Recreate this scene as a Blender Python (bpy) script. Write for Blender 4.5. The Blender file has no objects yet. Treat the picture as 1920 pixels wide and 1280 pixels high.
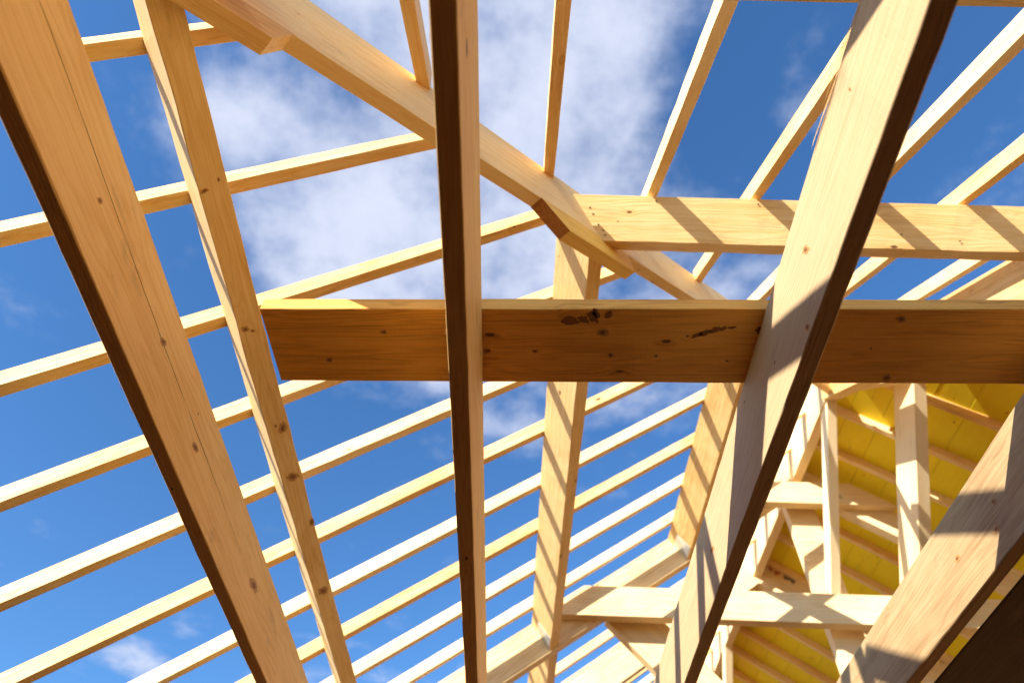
import bpy, math, random
from mathutils import Vector, Matrix

# ------------------------------------------------------------ camera
S = 2.68                      # metres per layout unit; the camera stands at the origin of the layout
PITCH, YAW, ROLL = math.radians(51.8695), math.radians(1.0881), math.radians(2.5543)
FPX = 1277.5
scene = bpy.context.scene
def cam_rows():
    cols = []
    for e in ((1,0,0),(0,1,0),(0,0,1)):
        x, y, z = e
        c, s = math.cos(YAW), math.sin(YAW); x, y = c*x+s*y, -s*x+c*y
        cp, sp = math.cos(PITCH), math.sin(PITCH)
        X, U, F = x, -sp*y+cp*z, cp*y+sp*z
        c, s = math.cos(ROLL), math.sin(ROLL); X, U = c*X+s*U, -s*X+c*U
        cols.append((X, U, F))
    return [Vector((cols[0][i], cols[1][i], cols[2][i])) for i in range(3)]
RT, UP, FW = cam_rows()
cd = bpy.data.cameras.new('camera'); cam = bpy.data.objects.new('camera', cd)
scene.collection.objects.link(cam); scene.camera = cam
m = Matrix.Identity(4)
for i in range(3):
    m[i][0], m[i][1], m[i][2] = RT[i], UP[i], -FW[i]
cam.matrix_world = m
cd.sensor_width = 36; cd.lens = 36*FPX/1920
cd.clip_start = 0.02; cd.clip_end = 3000
cd.dof.use_dof = True; cd.dof.focus_distance = 1.95; cd.dof.aperture_fstop = 2.4

# ------------------------------------------------------------ light
AZ, EL = math.radians(-136), math.radians(24)          # azimuth from +Y towards +X
to_sun = Vector((math.sin(AZ)*math.cos(EL), math.cos(AZ)*math.cos(EL), math.sin(EL)))
sd = bpy.data.lights.new('sun', 'SUN'); sun = bpy.data.objects.new('sun', sd)
scene.collection.objects.link(sun)
sun.rotation_euler = to_sun.to_track_quat('Z', 'Y').to_euler()
sd.energy = 4.6; sd.angle = math.radians(0.5); sd.color = (1.0, 0.94, 0.84)

world = bpy.data.worlds.new('World'); scene.world = world; world.use_nodes = True
nt = world.node_tree; nt.nodes.clear()
def N(t, **k):
    n = nt.nodes.new(t)
    for a, b in k.items(): setattr(n, a, b)
    return n
def MTH(op, a, b=None, c=None):
    n = nt.nodes.new('ShaderNodeMath'); n.operation = op
    for i, v in enumerate((a, b, c)):
        if v is None: continue
        if isinstance(v, (int, float)): n.inputs[i].default_value = v
        else: nt.links.new(v, n.inputs[i])
    return n.outputs[0]
out = N('ShaderNodeOutputWorld'); bg = N('ShaderNodeBackground'); bg.inputs[1].default_value = 0.094
sky = N('ShaderNodeTexSky', sky_type='NISHITA'); sky.sun_disc = False
sky.sun_elevation = EL; sky.sun_rotation = AZ; sky.air_density = 1.0; sky.dust_density = 0.2; sky.ozone_density = 3.0
tc = N('ShaderNodeTexCoord'); sep = N('ShaderNodeSeparateXYZ'); nt.links.new(tc.outputs['Generated'], sep.inputs[0])
zc = MTH('MAXIMUM', sep.outputs[2], 0.05)
px_, py_ = MTH('DIVIDE', sep.outputs[0], zc), MTH('DIVIDE', sep.outputs[1], zc)
comb = N('ShaderNodeCombineXYZ'); nt.links.new(px_, comb.inputs[0]); nt.links.new(py_, comb.inputs[1])
noi = N('ShaderNodeTexNoise'); noi.inputs['Scale'].default_value = 4.6; noi.inputs['Detail'].default_value = 9; noi.inputs['Roughness'].default_value = 0.60
noi.inputs['Distortion'].default_value = 0.0
nt.links.new(comb.outputs[0], noi.inputs['Vector'])
# where the clouds stand in the cloud layer: (x, y, radius x, radius y, weight)
blobs = [(-.12,.5,.34,.42,.20),(-.2,.15,.3,.1,.25),(-.30,.56,.13,.15,.62),(-.10,.25,.15,.13,.62),(.0,.39,.12,.13,.55),(.13,.34,.10,.07,.36),(.08,.2,.12,.08,.45),(-.42,.38,.09,.08,.38),
         (-.40,.60,.10,.10,.38),(-.20,.80,.13,.13,.52),(0,1.0,.13,.12,.33),(-.02,.66,.15,.14,.40),(.26,.84,.14,.18,.34),(-1.12,2.05,.10,.13,.62),
         (-.62,2.1,.25,.2,.30),(.13,.52,.08,.10,.30),(.40,.26,.05,.10,.20),(.70,.42,.10,.10,.22),(.45,.62,.14,.10,.30)]
cov = None
for bx, by, rx, ry, wt in blobs:
    ax = MTH('DIVIDE', MTH('SUBTRACT', px_, bx), rx); ay = MTH('DIVIDE', MTH('SUBTRACT', py_, by), ry)
    g = MTH('MULTIPLY', MTH('EXPONENT', MTH('MULTIPLY', MTH('ADD', MTH('MULTIPLY', ax, ax), MTH('MULTIPLY', ay, ay)), -0.7)), wt)
    cov = g if cov is None else MTH('ADD', cov, g)
cov = MTH('MINIMUM', cov, 0.70)
den = MTH('ADD', MTH('MULTIPLY', MTH('SUBTRACT', noi.outputs[0], 0.5), 1.65), MTH('SUBTRACT', cov, 0.20))
mr = N('ShaderNodeMapRange'); mr.interpolation_type = 'SMOOTHSTEP'
mr.inputs['From Min'].default_value = -0.05; mr.inputs['From Max'].default_value = 0.68; mr.inputs['To Max'].default_value = 0.92
nt.links.new(den, mr.inputs['Value'])
hs = N('ShaderNodeHueSaturation'); hs.inputs['Saturation'].default_value = 1.1; hs.inputs['Value'].default_value = 1.0
nt.links.new(sky.outputs[0], hs.inputs['Color'])
mix = N('ShaderNodeMix', data_type='RGBA'); nt.links.new(mr.outputs[0], mix.inputs['Factor'])
gain = N('ShaderNodeMix', data_type='RGBA', blend_type='MULTIPLY'); gain.inputs['Factor'].default_value = 1
nt.links.new(hs.outputs[0], gain.inputs['A']); gain.inputs['B'].default_value = (0.74, 1.0, 1.20, 1)
nt.links.new(gain.outputs['Result'], mix.inputs['A'])
noi2 = N('ShaderNodeTexNoise'); noi2.inputs['Scale'].default_value = 5; noi2.inputs['Detail'].default_value = 4
nt.links.new(comb.outputs[0], noi2.inputs['Vector'])
cr = N('ShaderNodeMix', data_type='RGBA'); nt.links.new(noi2.outputs[0], cr.inputs['Factor'])
cr.inputs['A'].default_value = (3.0, 3.35, 4.4, 1); cr.inputs['B'].default_value = (4.2, 4.4, 5.1, 1)
nt.links.new(cr.outputs['Result'], mix.inputs['B'])
nt.links.new(mix.outputs['Result'], bg.inputs[0]); nt.links.new(bg.outputs[0], out.inputs[0])

scene.view_settings.view_transform = 'Standard'; scene.view_settings.look = 'None'
scene.view_settings.gamma = 1; scene.view_settings.exposure = 1.2
scene.render.engine = 'CYCLES'
scene.cycles.max_bounces = 8; scene.cycles.diffuse_bounces = 5

# ------------------------------------------------------------ materials
def wood(name, light, mid, dark, grain=1.0, knots=1.0, stain=0.0, seed=0.0, rough=0.62):
    mt = bpy.data.materials.new(name); mt.use_nodes = True; t = mt.node_tree
    b = t.nodes['Principled BSDF']; L = t.links.new
    def n(ty, **k):
        q = t.nodes.new(ty)
        for a, c in k.items(): setattr(q, a, c)
        return q
    def mth(op, a, b_=None):
        q = n('ShaderNodeMath', operation=op)
        for i, v in enumerate((a, b_)):
            if v is None: continue
            if isinstance(v, (int, float)): q.inputs[i].default_value = v
            else: L(v, q.inputs[i])
        return q.outputs[0]
    tc = n('ShaderNodeTexCoord'); oi = n('ShaderNodeObjectInfo')
    off = n('ShaderNodeVectorMath', operation='SCALE'); cmb = n('ShaderNodeCombineXYZ')
    cmb.inputs[0].default_value = 31.7; cmb.inputs[1].default_value = 3.1; cmb.inputs[2].default_value = 7.3
    L(cmb.outputs[0], off.inputs[0]); L(oi.outputs['Random'], off.inputs['Scale'])
    add = n('ShaderNodeVectorMath', operation='ADD'); L(tc.outputs['Object'], add.inputs[0]); L(off.outputs[0], add.inputs[1])
    P = add.outputs[0]
    # knots: sparse cells, each a dark oval that bends the grain round it
    kv = n('ShaderNodeMapping'); kv.inputs['Scale'].default_value = (4.2, 8.5, 8.5); L(P, kv.inputs['Vector'])
    vo = n('ShaderNodeTexVoronoi', feature='F1'); vo.inputs['Scale'].default_value = 1.0; L(kv.outputs[0], vo.inputs['Vector'])
    sepc = n('ShaderNodeSeparateColor'); L(vo.outputs['Color'], sepc.inputs[0])
    keep = mth('GREATER_THAN', sepc.outputs[0], 0.42)
    rad = mth('ADD', mth('MULTIPLY', sepc.outputs[1], 0.060), 0.022)
    kd = mth('DIVIDE', vo.outputs['Distance'], rad)
    kn = n('ShaderNodeMapRange'); kn.interpolation_type = 'SMOOTHSTEP'; kn.inputs['From Min'].default_value = 1.15; kn.inputs['From Max'].default_value = 0.75
    L(kd, kn.inputs['Value']); knot = mth('MULTIPLY', mth('MULTIPLY', kn.outputs[0], keep), knots)
    halo = n('ShaderNodeMapRange'); halo.interpolation_type = 'SMOOTHSTEP'; halo.inputs['From Min'].default_value = 0.26; halo.inputs['From Max'].default_value = 0.0
    L(vo.outputs['Distance'], halo.inputs['Value']); hal = mth('MULTIPLY', mth('MULTIPLY', halo.outputs[0], keep), knots)
    # growth rings seen along the length
    mp = n('ShaderNodeMapping'); mp.inputs['Scale'].default_value = (0.55, 6.0, 6.0); L(P, mp.inputs['Vector'])
    big = n('ShaderNodeTexNoise'); big.inputs['Scale'].default_value = 1.4; big.inputs['Detail'].default_value = 3; L(mp.outputs[0], big.inputs['Vector'])
    sx = n('ShaderNodeSeparateXYZ'); L(P, sx.inputs[0])
    rr = mth('ADD', mth('MULTIPLY', sx.outputs[2], 22.0), mth('MULTIPLY', sx.outputs[1], 31.0))
    ph = mth('ADD', mth('ADD', mth('MULTIPLY', big.outputs[0], 15.0), mth('MULTIPLY', hal, 1.1)), rr)
    ring = mth('MULTIPLY', mth('ADD', mth('SINE', mth('MULTIPLY', ph, 6.2832)), 1.0), 0.5)
    ring = mth('POWER', ring, 1.8)
    mf = n('ShaderNodeMapping'); mf.inputs['Scale'].default_value = (5.0, 260.0, 260.0); L(P, mf.inputs['Vector'])
    fine = n('ShaderNodeTexNoise'); fine.inputs['Scale'].default_value = 1.0; fine.inputs['Detail'].default_value = 3; L(mf.outputs[0], fine.inputs['Vector'])
    mf2 = n('ShaderNodeMapping'); mf2.inputs['Scale'].default_value = (1.2, 55.0, 55.0); L(P, mf2.inputs['Vector'])
    str_ = n('ShaderNodeTexNoise'); str_.inputs['Scale'].default_value = 1.0; str_.inputs['Detail'].default_value = 4; L(mf2.outputs[0], str_.inputs['Vector'])
    blot = n('ShaderNodeTexNoise'); blot.inputs['Scale'].default_value = 2.3; blot.inputs['Detail'].default_value = 5; L(P, blot.inputs['Vector'])
    f = mth('ADD', mth('MULTIPLY', ring, 0.22*grain), mth('MULTIPLY', mth('ADD', mth('MULTIPLY', mth('SUBTRACT', str_.outputs[0], 0.5), 1.25), 0.5), 0.5))
    f = mth('ADD', f, mth('MULTIPLY', mth('SUBTRACT', fine.outputs[0], 0.5), 0.55))
    f = mth('ADD', f, mth('MULTIPLY', mth('SUBTRACT', blot.outputs[0], 0.5), 0.7))
    f = mth('ADD', mth('ADD', f, 0.10), mth('MULTIPLY', hal, 0.16))
    f = mth('ADD', f, mth('MULTIPLY', mth('SUBTRACT', oi.outputs['Random'], 0.5), 0.45))
    ramp = n('ShaderNodeValToRGB'); e = ramp.color_ramp.elements
    e[0].position = 0.15; e[0].color = (*light, 1); e[1].position = 0.98; e[1].color = (*dark, 1)
    k = e.new(0.55); k.color = (*mid, 1); L(f, ramp.inputs[0])
    kc = n('ShaderNodeMix', data_type='RGBA'); L(mth('MULTIPLY', knot, 0.85), kc.inputs['Factor']); L(ramp.outputs[0], kc.inputs['A'])
    kc.inputs['B'].default_value = (0.13, 0.05, 0.018, 1); col = kc.outputs['Result']
    # pin knots, dirt smears
    pv = n('ShaderNodeMapping'); pv.inputs['Scale'].default_value = (9, 17, 17); L(P, pv.inputs['Vector'])
    v2 = n('ShaderNodeTexVoronoi'); L(pv.outputs[0], v2.inputs['Vector']); v2.inputs['Scale'].default_value = 1.0
    s2 = n('ShaderNodeSeparateColor'); L(v2.outputs['Color'], s2.inputs[0])
    pin = mth('MULTIPLY', mth('LESS_THAN', v2.outputs['Distance'], 0.055), mth('GREATER_THAN', s2.outputs[0], 0.86))
    pc = n('ShaderNodeMix', data_type='RGBA'); L(mth('MULTIPLY', pin, 0.75*knots), pc.inputs['Factor']); L(col, pc.inputs['A'])
    pc.inputs['B'].default_value = (0.10, 0.045, 0.02, 1); col = pc.outputs['Result']
    ds = n('ShaderNodeMapping'); ds.inputs['Scale'].default_value = (3.5, 9, 9); L(P, ds.inputs['Vector'])
    dn = n('ShaderNodeTexNoise'); dn.inputs['Scale'].default_value = 1.0; dn.inputs['Detail'].default_value = 8; dn.inputs['Roughness'].default_value = .7; L(ds.outputs[0], dn.inputs['Vector'])
    dm = n('ShaderNodeMapRange'); dm.inputs['From Min'].default_value = 0.61 - 0.03*stain; dm.inputs['From Max'].default_value = 0.74; L(dn.outputs[0], dm.inputs['Value'])
    dc = n('ShaderNodeMix', data_type='RGBA'); L(mth('MULTIPLY', dm.outputs[0], 0.22+0.35*stain), dc.inputs['Factor']); L(col, dc.inputs['A'])
    dc.inputs['B'].default_value = (0.20, 0.11, 0.06, 1); col = dc.outputs['Result']
    L(col, b.inputs['Base Color']); b.inputs['Roughness'].default_value = rough
    b.inputs['Specular IOR Level'].default_value = 0.3
    bump = n('ShaderNodeBump'); bump.inputs['Strength'].default_value = 0.5; bump.inputs['Distance'].default_value = 0.0022
    sw = n('ShaderNodeMapping'); sw.inputs['Scale'].default_value = (330, 8, 8); sw.inputs['Rotation'].default_value = (0, 0.25, 0.2); L(P, sw.inputs['Vector'])
    sn = n('ShaderNodeTexNoise'); sn.inputs['Scale'].default_value = 1; sn.inputs['Detail'].default_value = 2; L(sw.outputs[0], sn.inputs['Vector'])
    hgt = mth('ADD', mth('ADD', mth('MULTIPLY', fine.outputs[0], 0.8), mth('MULTIPLY', ring, -0.35)), mth('MULTIPLY', sn.outputs[0], 0.45))
    L(hgt, bump.inputs['Height']); L(bump.outputs[0], b.inputs['Normal'])
    return mt

W_JOIST = wood('spruce_joist', (0.90,0.59,0.22), (0.79,0.46,0.135), (0.42,0.18,0.038), 0.9, 1.1, 0.5)
W_MAIN = wood('spruce_purlin', (0.88,0.64,0.31), (0.78,0.50,0.19), (0.50,0.25,0.06), 0.7, 1.1, 0.4)
W_RAFT = wood('spruce_rafter', (0.94,0.73,0.41), (0.89,0.58,0.23), (0.60,0.31,0.08), 0.7, 1.1, 0.5)
W_BOARD = wood('spruce_board', (0.97,0.56,0.15), (0.93,0.47,0.09), (0.58,0.25,0.04), 0.9, 1.1, 0.3)
W_YEL = wood('yellow_formwork', (0.97,0.82,0.03), (0.96,0.74,0.015), (0.70,0.32,0.01), 0.4, 1.6, 0.5)
W_PALE = wood('pale_joist', (0.60,0.43,0.235), (0.51,0.345,0.17), (0.31,0.165,0.06), 0.45, 1.1, 0.5)
W_TRUSS = wood('pale_truss_wood', (0.92,0.76,0.48), (0.85,0.64,0.34), (0.58,0.35,0.13), 0.5, 0.8, 0.2)
W_END = wood('brown_end_grain', (0.50,0.22,0.06), (0.40,0.16,0.04), (0.24,0.09,0.02), 1.2, 0.5, 0.6)
W_PACK = wood('yellowish_offcut', (0.86,0.58,0.14), (0.76,0.44,0.07), (0.50,0.22,0.03), 0.6, 0.6, 0.3)
W_SHADED_PLY = wood('shaded_plywood', (0.10,0.055,0.03), (0.06,0.032,0.018), (0.03,0.015,0.01), 0.5, 0.3, 0.8)  # near-black colour holds the shade of the sheet's downward face

def plain(name, col, rough=0.8, metal=0.0, scale=4.0, var=0.25):
    mt = bpy.data.materials.new(name); mt.use_nodes = True; t = mt.node_tree; b = t.nodes['Principled BSDF']
    no = t.nodes.new('ShaderNodeTexNoise'); no.inputs['Scale'].default_value = scale; no.inputs['Detail'].default_value = 6
    tc = t.nodes.new('ShaderNodeTexCoord'); t.links.new(tc.outputs['Object'], no.inputs['Vector'])
    mx = t.nodes.new('ShaderNodeMix'); mx.data_type = 'RGBA'; t.links.new(no.outputs[0], mx.inputs['Factor'])
    mx.inputs['A'].default_value = (*[c*(1-var) for c in col], 1); mx.inputs['B'].default_value = (*[min(1, c*(1+var)) for c in col], 1)
    t.links.new(mx.outputs['Result'], b.inputs['Base Color']); b.inputs['Roughness'].default_value = rough; b.inputs['Metallic'].default_value = metal
    return mt
M_GROUND = plain('sandy_ground', (0.52,0.31,0.13), 0.95, 0, 0.4)
M_FLOOR = plain('floor_slab', (0.05,0.016,0.005), 0.9, 0, 1.5)
M_WALL = plain('block_wall', (0.16,0.07,0.03), 0.9, 0, 2.0)
M_METAL = plain('galvanised_steel', (0.62,0.68,0.74), 0.4, 0.7, 40)
M_NAIL = plain('nail_steel', (0.10,0.07,0.06), 0.5, 0.6, 60)

# ------------------------------------------------------------ builders (layout units)
T = math.radians(35.06); s, c, t = math.sin(T), math.cos(T), math.tan(T)
LW = 1.0356            # underside of the rafters, left slope: z = LW + t x
RW = 0.7207            # hip-end slope:                      z = RW + t y
VW = 2.46              # right (boarded) slope:              z = VW - t x
AX, AY, AZ_ = 1.0149, 1.4640, 1.748   # hip apex

def meta(o, label=None, cat=None, group=None, kind=None):
    if label: o['label'] = label
    if cat: o['category'] = cat
    if group: o['group'] = group
    if kind: o['kind'] = kind
    return o
def link(name, verts, faces, mat, parent=None, M=None):
    me = bpy.data.meshes.new(name); me.from_pydata(verts, [], faces); me.materials.append(mat)
    o = bpy.data.objects.new(name, me); scene.collection.objects.link(o)
    if M is not None: o.matrix_world = M
    if parent is not None:
        o.parent = parent; o.matrix_parent_inverse = parent.matrix_world.inverted()
    import bmesh
    bm = bmesh.new(); bm.from_mesh(me); bmesh.ops.recalc_face_normals(bm, faces=bm.faces); bm.to_mesh(me); bm.free()
    return o
def frame(P0, ax, u):
    ax = Vector(ax).normalized(); u = Vector(u); u = (u - ax*u.dot(ax)).normalized(); v = ax.cross(u)
    M = Matrix.Identity(4)
    for i in range(3): M[i][0], M[i][1], M[i][2], M[i][3] = ax[i], u[i], v[i], P0[i]*S
    return M
def timber(name, P0, P1, u, v, w, h, mat, parent=None, rough=0.0012, bow=0.0, seg=None, bev=0.0018, seed=None, twist=0.0, wane=None, endcut=None, mitre=None):
    """sawn timber: P0->P1 is one long edge, the section reaches w along u and h along v (all layout units)"""
    P0, P1, u, v = Vector(P0), Vector(P1), Vector(u).normalized(), Vector(v).normalized()
    ax = (P1-P0).normalized(); Ln = (P1-P0).length*S
    M = frame(P0, ax, u); vv = Vector((M[0][2], M[1][2], M[2][2])); sg = 1 if vv.dot(v) > 0 else -1
    w *= S; h *= S; rnd = random.Random(seed if seed is not None else name+str(round(P0.x, 3))+str(round(P0.y, 3)))
    n = seg or max(3, int(Ln/0.09)); verts = []; faces = []
    b = bev
    ring = [(0, b), (0, h-b), (b, h), (w-b, h), (w, h-b), (w, b), (w-b, 0), (b, 0)]
    offs = [[rnd.gauss(0, rough) for _ in range(4)] for _ in range(n+1)]
    wn = [[0]*4 for _ in range(n+1)]
    if wane:
        for k, amt in wane.items():
            prev = 0
            for i in range(n+1):
                prev = max(0, min(amt, prev + rnd.gauss(0, amt*0.45*min(1, math.sqrt(Ln/n/0.22))))); wn[i][k] = prev
    for i in range(n+1):
        x = Ln*i/n; bo = bow*4*(i/n)*(1-i/n)
        o0 = offs[i]
        for j, (y, z) in enumerate(ring):
            k = (0, 1, 1, 2, 2, 3, 3, 0)[j]      # corner index
            cy, cz = (0 if k in (0, 1) else w), (0 if k in (0, 3) else h)
            g = wn[i][k]
            if g: 
                if abs(y-cy) < 1e-9: z += (g if cz == 0 else -g)
                else: y += (g if cy == 0 else -g)
            yy = y + o0[k]*0.6 + bo; zz = z + o0[(k+1) % 4]*0.6
            xx = x
            if mitre and i == 0: xx += (yy*u + zz*v).dot(Vector(mitre))
            verts.append((xx, yy, sg*zz))
    for i in range(n):
        for j in range(8):
            a = i*8+j; d = i*8+(j+1) % 8
            faces.append((a, d, d+8, a+8))
    faces.append(tuple(range(8))); faces.append(tuple(n*8+j for j in range(8)))
    return link(name, verts, faces, mat, parent, M)
def prism_xz(name, poly, y0, y1, mat, parent=None):
    """polygon in the X-Z plane, reaching from y0 to y1; the local X axis runs along the first edge"""
    P = Vector((poly[0][0], y0, poly[0][1])); Q = Vector((poly[1][0], y0, poly[1][1]))
    M = frame(P, Q-P, (0, 1, 0)); Mi = M.inverted()
    V = [Mi @ (Vector((a, y, z))*S) for y in (y0, y1) for a, z in poly]; n = len(poly)
    F = [tuple(range(n)), tuple(range(n, 2*n))] + [(i, (i+1) % n, n+(i+1) % n, n+i) for i in range(n)]
    o = link(name, [tuple(a) for a in V], F, mat, parent, M)
    bv = o.modifiers.new('bevel', 'BEVEL'); bv.width = 0.002; bv.segments = 1
    return o
def box(name, lo, hi, mat, parent=None):
    M = Matrix.Translation(Vector(lo)*S); d = (Vector(hi)-Vector(lo))*S
    V = [(x*d.x, y*d.y, z*d.z) for x in (0, 1) for y in (0, 1) for z in (0, 1)]
    F = [(0,1,3,2),(4,6,7,5),(0,4,5,1),(2,3,7,6),(0,2,6,4),(1,5,7,3)]
    return link(name, V, F, mat, parent, M)
ORD = ['first','second','third','fourth','fifth','sixth','seventh','eighth','ninth','tenth','eleventh','twelfth','thirteenth','fourteenth','fifteenth','sixteenth','seventeenth','eighteenth','nineteenth','twentieth']

# ------------------------------------------------------------ setting below the picture
box('ground', (-300,-300,-1.9), (300,300,-1.85), M_GROUND)['kind'] = 'structure'
box('floor', (-0.98,-0.52,-0.62), (3.0,1.5,-0.56), M_FLOOR)['kind'] = 'structure'  # unseen near floor, coloured almost black to keep joist undersides dim
M_FLOOR_BOUNCE = plain('floor_bounce', (0.54,0.29,0.10), 0.95, 0, 1.2)  # unseen far floor, made pale to bounce warm light up into the roof
box('floor', (-0.98,1.5,-0.62), (3.0,4.2,-0.56), M_FLOOR_BOUNCE)['kind'] = 'structure'
M_WALL_BOUNCE = plain('wall_bounce', (0.55,0.28,0.09), 0.9, 0, 1.6)  # unseen right and far walls, coloured to bounce warm light back
H0 = 1/2.23            # underside of the ceiling joists
for nm, lo, hi, lb in (('block_wall', (-0.98,-0.62,-0.56), (3.0,-0.52,H0-.004), 'plastered block wall under the eaves behind the viewer'),
                       ('block_wall', (-1.08,-0.62,-0.56), (-0.98,4.3,H0-.004), 'long plastered block wall under the open left eaves'),
                       ('block_wall', (3.0,-0.62,-0.56), (3.1,4.3,H0-.004), 'long plastered block wall under the boarded right eaves'),
                       ('block_wall', (-0.98,4.2,-0.56), (3.0,4.3,H0-.004), 'plastered block gable wall at the far end')):
    meta(box(nm, lo, hi, M_WALL_BOUNCE if 'right' in lb or 'far' in lb else M_WALL), lb, 'wall')

# ------------------------------------------------------------ ceiling joists (run away from the viewer)
jw, jh = 0.039*H0, 0.212*H0
JG = 'ceiling joists crossing the foreground'
XR, YF, ZU = (1,0,0), (0,1,0), (0,0,1)
def joist(xc, lb, lean=0.0, mat=None, **k):
    v = (math.sin(lean), 0, math.cos(lean)); u = (math.cos(lean), 0, -math.sin(lean))
    o = timber('ceiling_joist', (xc*H0-jw/2, -0.6, H0), (xc*H0-jw/2, 4.2, H0), u, v, jw, jh, mat or W_JOIST, seg=230, **k)
    return meta(o, lb, 'joist', JG)
JA = joist(-.781, 'broad ceiling joist nearest the left edge, orange side with a long thin crack', wane={0: .004, 3: .0015}, rough=.0006)
JC = joist(-.1177, 'ceiling joist standing upright in the middle of the picture, dark brown underside and pale side', lean=math.radians(3.6), wane={0: .0012}, rough=.0005)
JD = joist(.5469, 'sunlit ceiling joist leaning left to right with a diagonal shadow band, splinters on its edge', wane={3: .0035, 1: .002}, rough=.0006, mat=W_PALE)
JE = joist(1.1988, 'ceiling joist in the lower right corner with a bright sunlit patch on its side', wane={0: .0015, 3: .0012}, rough=.0006, mat=W_PALE)

# long drying crack and splinters
def ribbon(name, pts, w, mat, parent, th=0.0006):
    V, F = [], []
    for i, p in enumerate(pts):
        p = Vector(p); d = (Vector(pts[min(i+1, len(pts)-1)])-Vector(pts[max(i-1, 0)])).normalized()
        ww = w*(1-abs(2*i/(len(pts)-1)-1)**3)+w*.12
        a = d.cross(Vector((0.3, 0.2, 1))).normalized()*ww/2; b = d.cross(a).normalized()*max(th, ww*.3)
        for q in (a, b, -a, -b): V.append(tuple(p+q))
    for i in range(len(pts)-1):
        for j in range(4): F.append((i*4+j, i*4+(j+1) % 4, i*4+4+(j+1) % 4, i*4+4+j))
    F += [(0,1,2,3), tuple(len(pts)*4-4+j for j in range(4))]
    return link(name, V, F, mat, parent)
rnd = random.Random(5)
M_CRACK = plain('crack_shadow_fibre', (0.10,0.045,0.02), 0.9, 0, 30)
pts = []
for i in range(40):
    f_ = i/39; y = 0.02+f_*0.72; zz = H0+jh*(0.66-0.14*f_+0.012*math.sin(9*f_))
    pts.append(((-.781*H0+jw/2)*S+0.0002, y*S, (zz)*S+rnd.gauss(0, .0006)))
ribbon('drying_crack', pts, 0.0016, M_CRACK, JA, 0.0003)
for k in range(7):                              # torn fibres along the top left edge of the sunlit joist
    y0 = rnd.uniform(.10, .16); L0 = rnd.uniform(.03, .075); q = []
    for i in range(9):
        f_ = i/8
        q.append(((.5469*H0-jw/2)*S-(.001+.014*f_*(0.6+.5*rnd.random()*.2))*(.5+k*.12), (y0+L0*f_)*S, (H0+jh)*S-.004+.006*f_*rnd.uniform(.6, 1)-.003*k*.4))
    ribbon('splinter', q, 0.0011, W_RAFT, JD)
for (jo, xe) in ((JA, -.781*H0-jw/2), (JC, -.1177*H0-jw/2), (JC, -.1177*H0+jw/2+.001), (JD, .5469*H0+jw/2), (JE, 1.1988*H0+jw/2)):
    for k in range(5):
        y0 = rnd.uniform(.02, .7); q = []; a, b_ = rnd.uniform(-1, 1), rnd.uniform(.2, 1)
        for i in range(5):
            f_ = i/4; q.append((xe*S+.006*f_*a, y0*S+.016*f_, H0*S+.001-.007*f_*b_))
        ribbon('splinter', q, 0.0006, W_RAFT, jo)

# loose board lying flat across the joists
zF = H0*1.214
th = math.radians(-1.97)
ub = Vector((math.cos(th), math.sin(th), 0)); vb = Vector((-math.sin(th), math.cos(th), 0))
P0 = Vector((-.577*H0, .8816*H0, zF))
board = timber('loose_board', P0, P0+ub*2.62*H0, vb, ZU, .2125*H0, .038*H0, W_BOARD, seg=26, endcut=None, rough=.0008)
meta(board, 'wide orange brown board laid flat across the joists with dark smears and knots', 'board')

def on_plane(px, py, nrm, dist):
    """point of a plane (layout units) that the photograph shows at a pixel; used only to read positions off it"""
    d = RT*((px-960)/FPX) - UP*((py-640)/FPX) + FW
    return d*(dist/d.dot(nrm))
M_SMEAR = plain('dark_smear', (0.27,0.115,0.035), 0.85, 0, 60)
def smear(cx, cy, wx, wy, ang, sd_, nrm=Vector((0,0,1)), dist=zF, parent=board, mat=M_SMEAR, lift=.0003):
    r_ = random.Random(sd_); V = []; k = 22
    for i in range(k):
        a_ = 2*math.pi*i/k; q = 1+r_.uniform(-.28, .22); x, y = math.cos(a_)*wx*q, math.sin(a_)*wy*q
        P = on_plane(cx+x*math.cos(ang)-y*math.sin(ang), cy+x*math.sin(ang)+y*math.cos(ang), nrm, dist)*S
        V.append(P)
    ctr = sum(V, Vector())/k; off = nrm*lift
    vv = [tuple(p-off) for p in V]+[tuple(p-off*.2) for p in V]
    F = [tuple(range(k)), tuple(range(k, 2*k))]+[(i, (i+1) % k, k+(i+1) % k, k+i) for i in range(k)]
    return link('smear', vv, F, mat, parent)
for j, q in enumerate([(1066,601,19,8,.15), (1094,599,12,6,.3), (1112,594,13,8,.8), (1118,588,6,11,-.5), (1141,590,7,8,.6),
          (1307,628,12,4,-.35), (1322,624,12,5,-.35), (1340,619,13,5,-.4), (1355,616,9,4,-.3), (1372,614,9,2.5,-.1), (1289,630,3,2,0), (1424,619,8,6,-.5)]):
    smear(*q, j)
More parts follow.
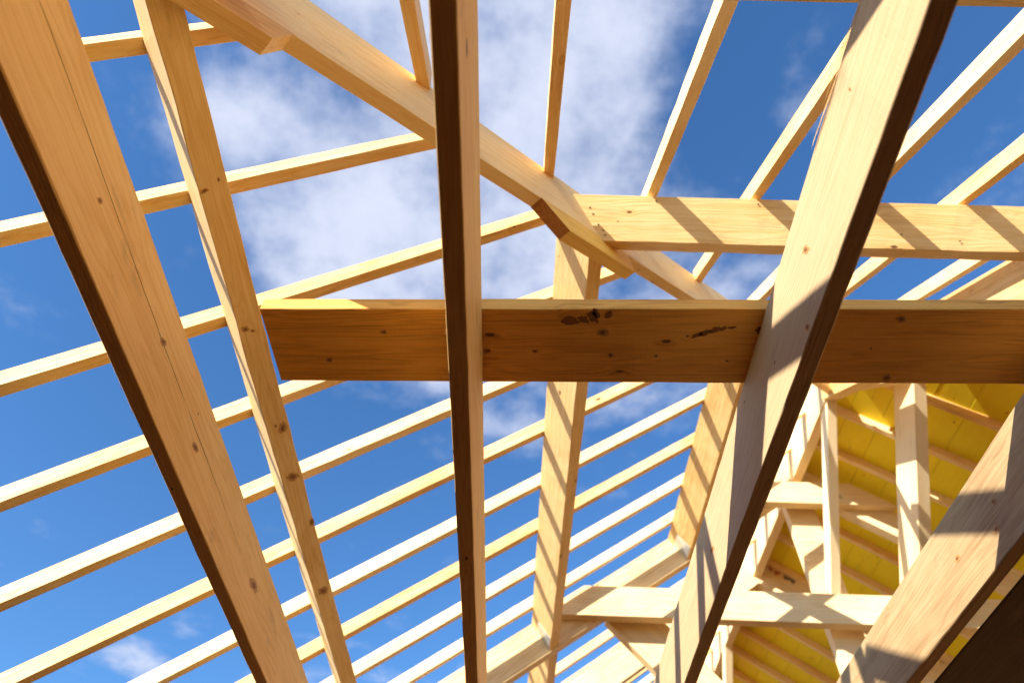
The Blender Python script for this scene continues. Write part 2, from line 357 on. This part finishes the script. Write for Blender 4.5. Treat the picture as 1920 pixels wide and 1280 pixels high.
# ------------------------------------------------------------ purlins
dn_l = Vector((-s, 0, c)); al_l = Vector((c, 0, s))
def purlin_left(z0, ya, yb, lb, H=.094, W=.0313, **k):
    x0 = (z0-.9206)/t
    o = timber('purlin', (x0, x0+.4544 if ya is None else ya, z0), (x0, yb, z0), al_l, dn_l, W, H, W_MAIN, mitre=((1, 0, 0) if ya is None else None), **k)
    return meta(o, lb, 'purlin', 'purlins under the roof slopes')
YT = 1.908             # front of the truss
PB = purlin_left(.674, None, YT, 'low left purlin with pale narrow side and wide orange underside, beside the broad left joist', wane={0: .003}, rough=.002, bow=-.012)
PK = purlin_left(1.0, None, YT, 'middle purlin of the left slope with diagonal rafter shadows, between central joist and sunlit joist')
PK2 = purlin_left(1.317, None, YT, 'highest purlin of the left slope, striped with shadows and ending at the upper steel plate')
purlin_left(1.0, YT+.035, 3.9, 'short view of the middle purlin carrying on beyond the truss, bottom centre')
dn_r = Vector((0, -s, c)); al_r = Vector((0, c, s))
def purlin_hip(z0, xa, xb, lb, H=.0865, W=.0347):
    y0 = (z0-.608)/t
    return meta(timber('purlin', (y0-.4544 if xa is None else xa, y0, z0), (xb, y0, z0), al_r, dn_r, W, H, W_MAIN, bow=.003, mitre=((0, 1, 0) if xa is None else None)), lb, 'purlin', 'purlins under the roof slopes')
PG = purlin_hip(1.009, None, .985, 'deep sunlit purlin level across the upper right with slanting rafter shadows')
PG0 = purlin_hip(.7056-.0195, -.33, 2.2, 'lowest hip-end purlin just touching the top edge of the picture')

nrmG = Vector((0, c, s)); dG = nrmG.dot(Vector((0, (1.009-.608)/t, 1.009)))
for j, (px, py) in enumerate([(1122,421), (1131,432), (1134.5,441), (1112,401), (1106,389), (1230,377), (1422,383), (1800,452), (1690,440)]):
    o = smear(px, py, 1.7, 1.5, 0, 100+j, nrmG, dG, PG, M_NAIL, .0015); o.name = 'nail_head'
# ------------------------------------------------------------ hip rafters
hd = Vector((1, 1, t)).normalized(); hp = Vector((1, -1, 0)).normalized(); hv = Vector((-hd.x*hd.z, -hd.y*hd.z, hd.x**2+hd.y**2)).normalized()
qm = .0153*2/math.sqrt(2)
def hipP(u, q, w): return Vector((u, u+q, t*u+w))
hip = bpy.data.objects.new('hip_rafter', None); scene.collection.objects.link(hip); hip.location = hipP(-.95, .4544, .938)*S
bpy.context.view_layer.update()
meta(hip, 'heavy hip rafter running diagonally from upper left towards the apex with blocks beneath', 'hip rafter')
timber('beam', hipP(-.95, .4697, .938), hipP(.995, .4697, .938), hp, hv, .0217, .105, W_MAIN, hip, seg=40)
def under_block(name, u0, u1, dep, b0, b1, mat=W_MAIN, end_mat=None):
    """packing piece under the hip rafter, b0/b1 bevel lengths at its ends"""
    a0 = Vector((u0, u0+.4697+.0006, t*u0+.938)); M = frame(a0, hd, hp)
    vv = Vector((M[0][2], M[1][2], M[2][2])); sg = 1 if vv.dot(hv) > 0 else -1
    Ln = (u1-u0)*math.sqrt(2+t*t)*S; w = (.0217+.0012)*S; d = dep*S; b0 *= S; b1 *= S
    prof = [(0, .001), (Ln, .001), (Ln-b1, -d), (b0, -d)]
    V = [(x, y, sg*z) for y in (0, w) for x, z in prof]
    o = link(name, V, [(0,1,2,3), (4,5,6,7), (0,1,5,4), (1,2,6,5), (2,3,7,6), (3,0,4,7)], mat, hip, M)
    if end_mat: o.data.materials.append(end_mat); o.data.polygons[5].material_index = 1
    return o
under_block('doubler', -.95, -.262, .036, 0, .030)
under_block('packing_block', .010, .170, .044, .050, .004, W_PACK, W_END)
hd2 = Vector((-1, 1, t)).normalized(); hp2 = Vector((-1, -1, 0)).normalized(); hv2 = Vector((-hd2.x*hd2.z, -hd2.y*hd2.z, hd2.x**2+hd2.y**2)).normalized()
# right hip: passes (AX+u, AY-u, AZ_-t u)
def hip2(u, e=0): return Vector((AX+u, AY-u, AZ_-t*u-.0976)) - hp2*(.0108) 
meta(timber('hip_rafter', hip2(1.6), hip2(.02), hp2, hv2, .0217, .105, W_MAIN), 'second hip rafter falling to the right, almost hidden behind the loose board', 'hip rafter')

# ------------------------------------------------------------ rafters
rw, rd = .0175, .0300
sp = .18
for k in range(0, 20):
    y = .195 + sp*k
    if 1.86 < y < 1.95: continue
    xt = y - .454 if y < AY else .9975
    xb = -.93
    if xt < xb + .15: continue
    o = timber('rafter', (xb, y, LW+t*xb), (xt, y, LW+t*xt), YF, dn_l, rw, rd, W_RAFT, seg=max(4, int((xt-xb)/.035)), rough=.0009, bow=random.Random(k).uniform(-.012, .012), wane=({0: .003} if k % 3 == 1 else None))
    n = k
    lb = '%s slender pale rafter of the open left slope, counting down from the top left' % ORD[n]
    meta(o, lb, 'rafter', 'left slope rafters laid over the purlins')
hipx = [.031 + sp*n for n in range(-1, 7)]
for i, x in enumerate(hipx):
    if .95 < x < 1.08: continue
    yt = x + .4545 if x + rw/2 < AX else 2*AX - x + .4491 - .0   # left or right of the apex
    if x > AX: yt = AY - (x - AX)
    yb = -.60
    if yt < yb+.1: continue
    o = timber('rafter', (x, yb, RW+t*yb), (x, yt, RW+t*yt), XR, dn_r, rw, rd, W_RAFT, seg=max(4, int((yt-yb)/.035)), rough=.0009, bow=random.Random(i+50).uniform(-.012, .012))
    meta(o, '%s slender rafter from the left among those running up to the top edge' % ORD[i], 'rafter', 'hip-end rafters fanning over the level purlin')
# deep middle rafter of the hip end, in line with the ridge
WR = timber('main_rafter', Vector((.985, -.6, RW-t*.6))-dn_r*.10, Vector((.985, 1.44, RW+t*1.44))-dn_r*.10, XR, dn_r, .050, .10, W_MAIN, seg=16)
meta(WR, 'deep rafter at the right edge, half in shadow above the loose board', 'rafter')
dn_v = Vector((s, 0, c))
n = 0
for k in range(-1, 13):
    y = 1.415 + .178*k
    if 1.86 < y < 1.95: continue
    xt = AX+.02 if y >= AY else AX + (AY - y)
    xb = 2.95
    o = timber('rafter', (xb, y, VW-t*xb), (xt, y, VW-t*xt), YF, dn_v, rw, rd, W_RAFT, seg=10)
    meta(o, '%s rafter from the front beneath the yellow boarding of the right slope' % ORD[n], 'rafter', 'rafters carrying the yellow boarding'); n += 1

# ------------------------------------------------------------ yellow boarding (one clad surface of butted boards)
bw = .100; V, F = [], []
Mb = frame(Vector((AX+.01, 0, VW-t*(AX+.01)))+dn_v*(rd+.0005), (0,1,0), (c,0,-s)); Mi = Mb.inverted()
i = 0
rb = random.Random(9)
while True:
    d0, d1 = i*bw, (i+1)*bw-.0009
    xa = AX+.01+d0*c
    if xa > 2.95: break
    ys = max(.3, AY-(xa-AX)-bw*.6)
    b0 = len(V)
    dz = rb.uniform(0, .0006)
    for yy in (ys, 4.05):
        for d, h in ((d0+.0006, dz), (d1-.0006, dz), (d1, .0006+dz), (d1, .009), (d0, .009), (d0, .0006+dz)):
            P = Vector((AX+.01, yy, VW-t*(AX+.01))) + Vector((c,0,-s))*d + dn_v*(rd+.0005+h)
            V.append(tuple(Mi @ (P*S)))
    F += [tuple(b0+j for j in range(6)), tuple(b0+6+j for j in range(6))] + [(b0+j, b0+(j+1) % 6, b0+6+(j+1) % 6, b0+6+j) for j in range(6)]
    i += 1
yb_ = link('roof_boarding', V, F, W_YEL, None, Mb)
meta(yb_, 'yellow boards closing the right-hand roof slope above its rafters', 'roof boarding')
# added backing sheet on top, unseen, stops light leaking through the board joints
Vb = []
for h in (.0095, .0125):
    for d, yy in ((0, AY), (0, 4.05), (2.35, 4.05), (2.35, .3), ((AY-.3)/c, .3)):
        P = Vector((AX+.01, yy, VW-t*(AX+.01))) + Vector((c,0,-s))*d + dn_v*(rd+h)
        Vb.append(tuple(Mi @ (P*S)))
link('light_backing', Vb, [(0,1,2,3,4), (5,6,7,8,9)]+[(j, (j+1) % 5, 5+(j+1) % 5, 5+j) for j in range(5)], M_FLOOR, yb_, Mb)

# ------------------------------------------------------------ trusses
def para(xa, xb, w_top, dep, sgn=1, base=LW):
    """sloping member in the X-Z plane between xa and xb, top on z = base + sgn t x, depth perpendicular"""
    dz = dep/c
    return [(xa, base+sgn*t*xa-dz), (xb, base+sgn*t*xb-dz), (xb, base+sgn*t*xb), (xa, base+sgn*t*xa)]
tr = bpy.data.objects.new('roof_truss', None); scene.collection.objects.link(tr); tr.location = Vector((AX, YT, 1.09))*S
bpy.context.view_layer.update()
meta(tr, 'pale roof truss in the background with a low tie and a high collar', 'truss')
prism_xz('truss_rafter', para(-.93, AX, 0, .10), YT, YT+.035, W_TRUSS, tr)
prism_xz('truss_rafter', para(AX+.001, 2.95, 0, .10, -1, VW), YT, YT+.035, W_TRUSS, tr)
def tie(za, zb, ya, yb, name):
    xl0, xl1 = (za-LW)/t, (zb-LW)/t
    return prism_xz(name, [(xl0, za), (2*AX-xl0+.0, za), (2*AX-xl1, zb), (xl1, zb)], ya, yb, W_TRUSS, tr)
tie(1.092, 1.189, YT-.034, YT-.001, 'tie_beam')
tie(1.535, 1.628, YT-.034, YT-.001, 'collar')
box('king_post', (.963, YT+.036, .965), (1.063, YT+.068, 1.62), W_TRUSS, tr)
prism_xz('strut', [(.285, 1.12), (.285+.44, 1.12-.50), (.285+.44+.083, 1.12-.50+.072), (.285+.083+.03, 1.12+.072+.01)], YT+.037, YT+.07, W_TRUSS, tr)
prism_xz('strut', [(2*AX-.285, 1.12), (2*AX-.285-.44, 1.12-.50), (2*AX-.285-.44-.083, 1.12-.50+.072), (2*AX-.285-.083-.03, 1.12+.072+.01)], YT+.0705, YT+.103, W_TRUSS, tr)
tr2 = bpy.data.objects.new('roof_truss', None); scene.collection.objects.link(tr2); tr2.location = Vector((AX, 2.5, 1.09))*S
bpy.context.view_layer.update()
meta(tr2, 'farther roof truss glimpsed behind the pale truss, with reddish marks on its rafter', 'truss')
prism_xz('truss_rafter', para(-.93, AX, 0, .10), 2.5, 2.535, W_TRUSS, tr2)
prism_xz('truss_rafter', para(AX+.001, 2.95, 0, .10, -1, VW), 2.5, 2.535, W_TRUSS, tr2)
M_RED = plain('reddish_stain', (0.50,0.16,0.08), 0.9, 0, 30); M_SHADE_GREY = plain('grey_shade_patch', (0.20,0.13,0.10), 0.9, 0, 30)  # red is stain, grey paints the shadow part of the rafter's pattern
for j, (px, py, w_, h_, mm) in enumerate([(1447,1062,7,8,M_RED), (1458,1070,6,9,M_RED), (1478,1079,8,10,M_SHADE_GREY), (1488,1086,5,8,M_SHADE_GREY), (1432,1052,3,9,M_SHADE_GREY)]):
    o = smear(px, py, w_, h_, .5, 300+j, Vector((0, 1, 0)), 2.5, tr2, mm, .0015); o.name = 'stain'  # red stains and painted shadow patches together
# ridge beam, in lengths between the trusses
meta(timber('ridge_beam', (.9975, 1.47, 1.655), (.9975, 4.0, 1.655), XR, ZU, .034, .135, W_TRUSS, seg=24), 'ridge beam under the peak running away behind the sunlit joist', 'beam')
# struts that rise towards the viewer
def strut(P0, P1, w, h, lb, wl=0):
    P0, P1 = Vector(P0), Vector(P1); ax = (P1-P0).normalized(); v = ax.cross(Vector(XR)); v = v if v.z > 0 else -v
    return meta(timber('strut', P0, P1, XR, v, w, h, W_TRUSS, seg=6), lb, 'strut', 'struts leaning up to the hip')
strut((1.004, 2.02, 1.14), (1.004, 1.475, 1.68), .030, .046, 'thin strut rising from the truss tie to the apex, left of the stouter one')
strut((1.19, 1.87, 1.06), (1.163, 1.316, 1.535), .036, .110, 'stout strut with bright sun patches in front of the yellow boarding')
strut((1.0, 3.35, 1.36), (1.0, 3.02, 1.70), .034, .046, 'small far strut seen below the truss tie')
# knots that can be read off the photograph, each a dark heart in a paler ring
M_KNOT = plain('knot_heart', (0.24,0.095,0.03), 0.7, 0, 120); M_RING = plain('knot_ring', (0.52,0.27,0.085), 0.75, 0, 80)
def knot(px, py, rx, ry, ang, nrm, dist, parent, i):
    nrm = Vector(nrm).normalized()
    q = smear(px, py, rx*1.45, ry*1.45, ang, 500+i, nrm, dist, parent, M_RING, .0007); q.name = 'knot'
    q = smear(px, py, rx*.75, ry*.75, ang, 700+i, nrm, dist, parent, M_KNOT, .0011); q.name = 'knot'
zb = .674; xb0 = (zb-.9206)/t; nB = Vector((-s, 0, c)); dB = nB.dot(Vector((xb0, 0, zb)))
kn = 0
for px, py, rx, ry, an in [(187,376,3,5,-.3), (306,641,4,6,-.4), (366,838,3.5,7,-.4), (476,1097,4,10,-.3)]:
    knot(px, py, rx, ry, an, (-1,0,0), .781*H0-jw/2, JA, kn); kn += 1
for px, py, rx, ry, an in [(383,358,6,3,-.4), (410,337,2,3,0), (460,617,5,4,0), (474,620,3,2,0), (530,802,5,8,.3), (549,893,8,6,-.2), (585,978,3,5,.2), (606,1107,7,5,-.2), (517,798,2,2,0)]:
    knot(px, py, rx, ry, an, nB, dB, PB, kn); kn += 1
for px, py, rx, ry, an in [(720,622,5,3,0), (618,674,5,3.5,0), (915,657,8,5,0), (1130,623,7,5,0), (1003,658,4,2.5,0), (1145,665,4,3.5,0), (1230,667,3,2,0), (1690,598,6,4.5,0), (1663,708,6,4,-.2), (1633,653,2,1.5,0)]:
    knot(px, py, rx, ry, an, (0,0,1), zF, board, kn); kn += 1
for px, py, rx, ry, an in [(873,920,5.5,3.5,0), (880,1084,5,3.5,0)]:
    knot(px, py, rx, ry, an, (0,0,1), H0, JC if px < 1000 else JD, kn); kn += 1
for px, py, rx, ry, an in [(1863,939,3,5,.5), (1868,992,3,6,.4), (1795,1046,3,5,.3), (1514,613,3,5,.2), (1511,468,4,6,.3), (1594,168,2,3,0), (1335,1030,2.5,6,.3)]:
    big_ = px > 1700
    knot(px, py, rx, ry, an, (1,0,0), (1.1988 if big_ else .5469)*H0-jw/2, JE if big_ else JD, kn); kn += 1
# steel connector plates where purlins meet the truss
for P, xx in ((PK, .1131), (PK2, .5647)):
    z0 = 1.0 if xx < .3 else 1.317
    a = Vector((xx, YT-.0005, z0))
    pl = timber('connector_plate', a-Vector((0,.060,0))-al_l*.0012+dn_l*.004, a-Vector((0,.001,0))-al_l*.0012+dn_l*.004, al_l, dn_l, .0012, .060, M_METAL, P, rough=0, bev=.0002, seg=1)
# scaffold sheet in the lower right corner
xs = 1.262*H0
sh = timber('plywood_sheet', (xs, -.5, H0*1.0), (xs, 4.1, H0*1.0), XR, ZU, .75, .0030, W_SHADED_PLY, seg=30, rough=.001)
meta(sh, 'shaded plywood sheet seen from below in the bottom right corner', 'plywood sheet')
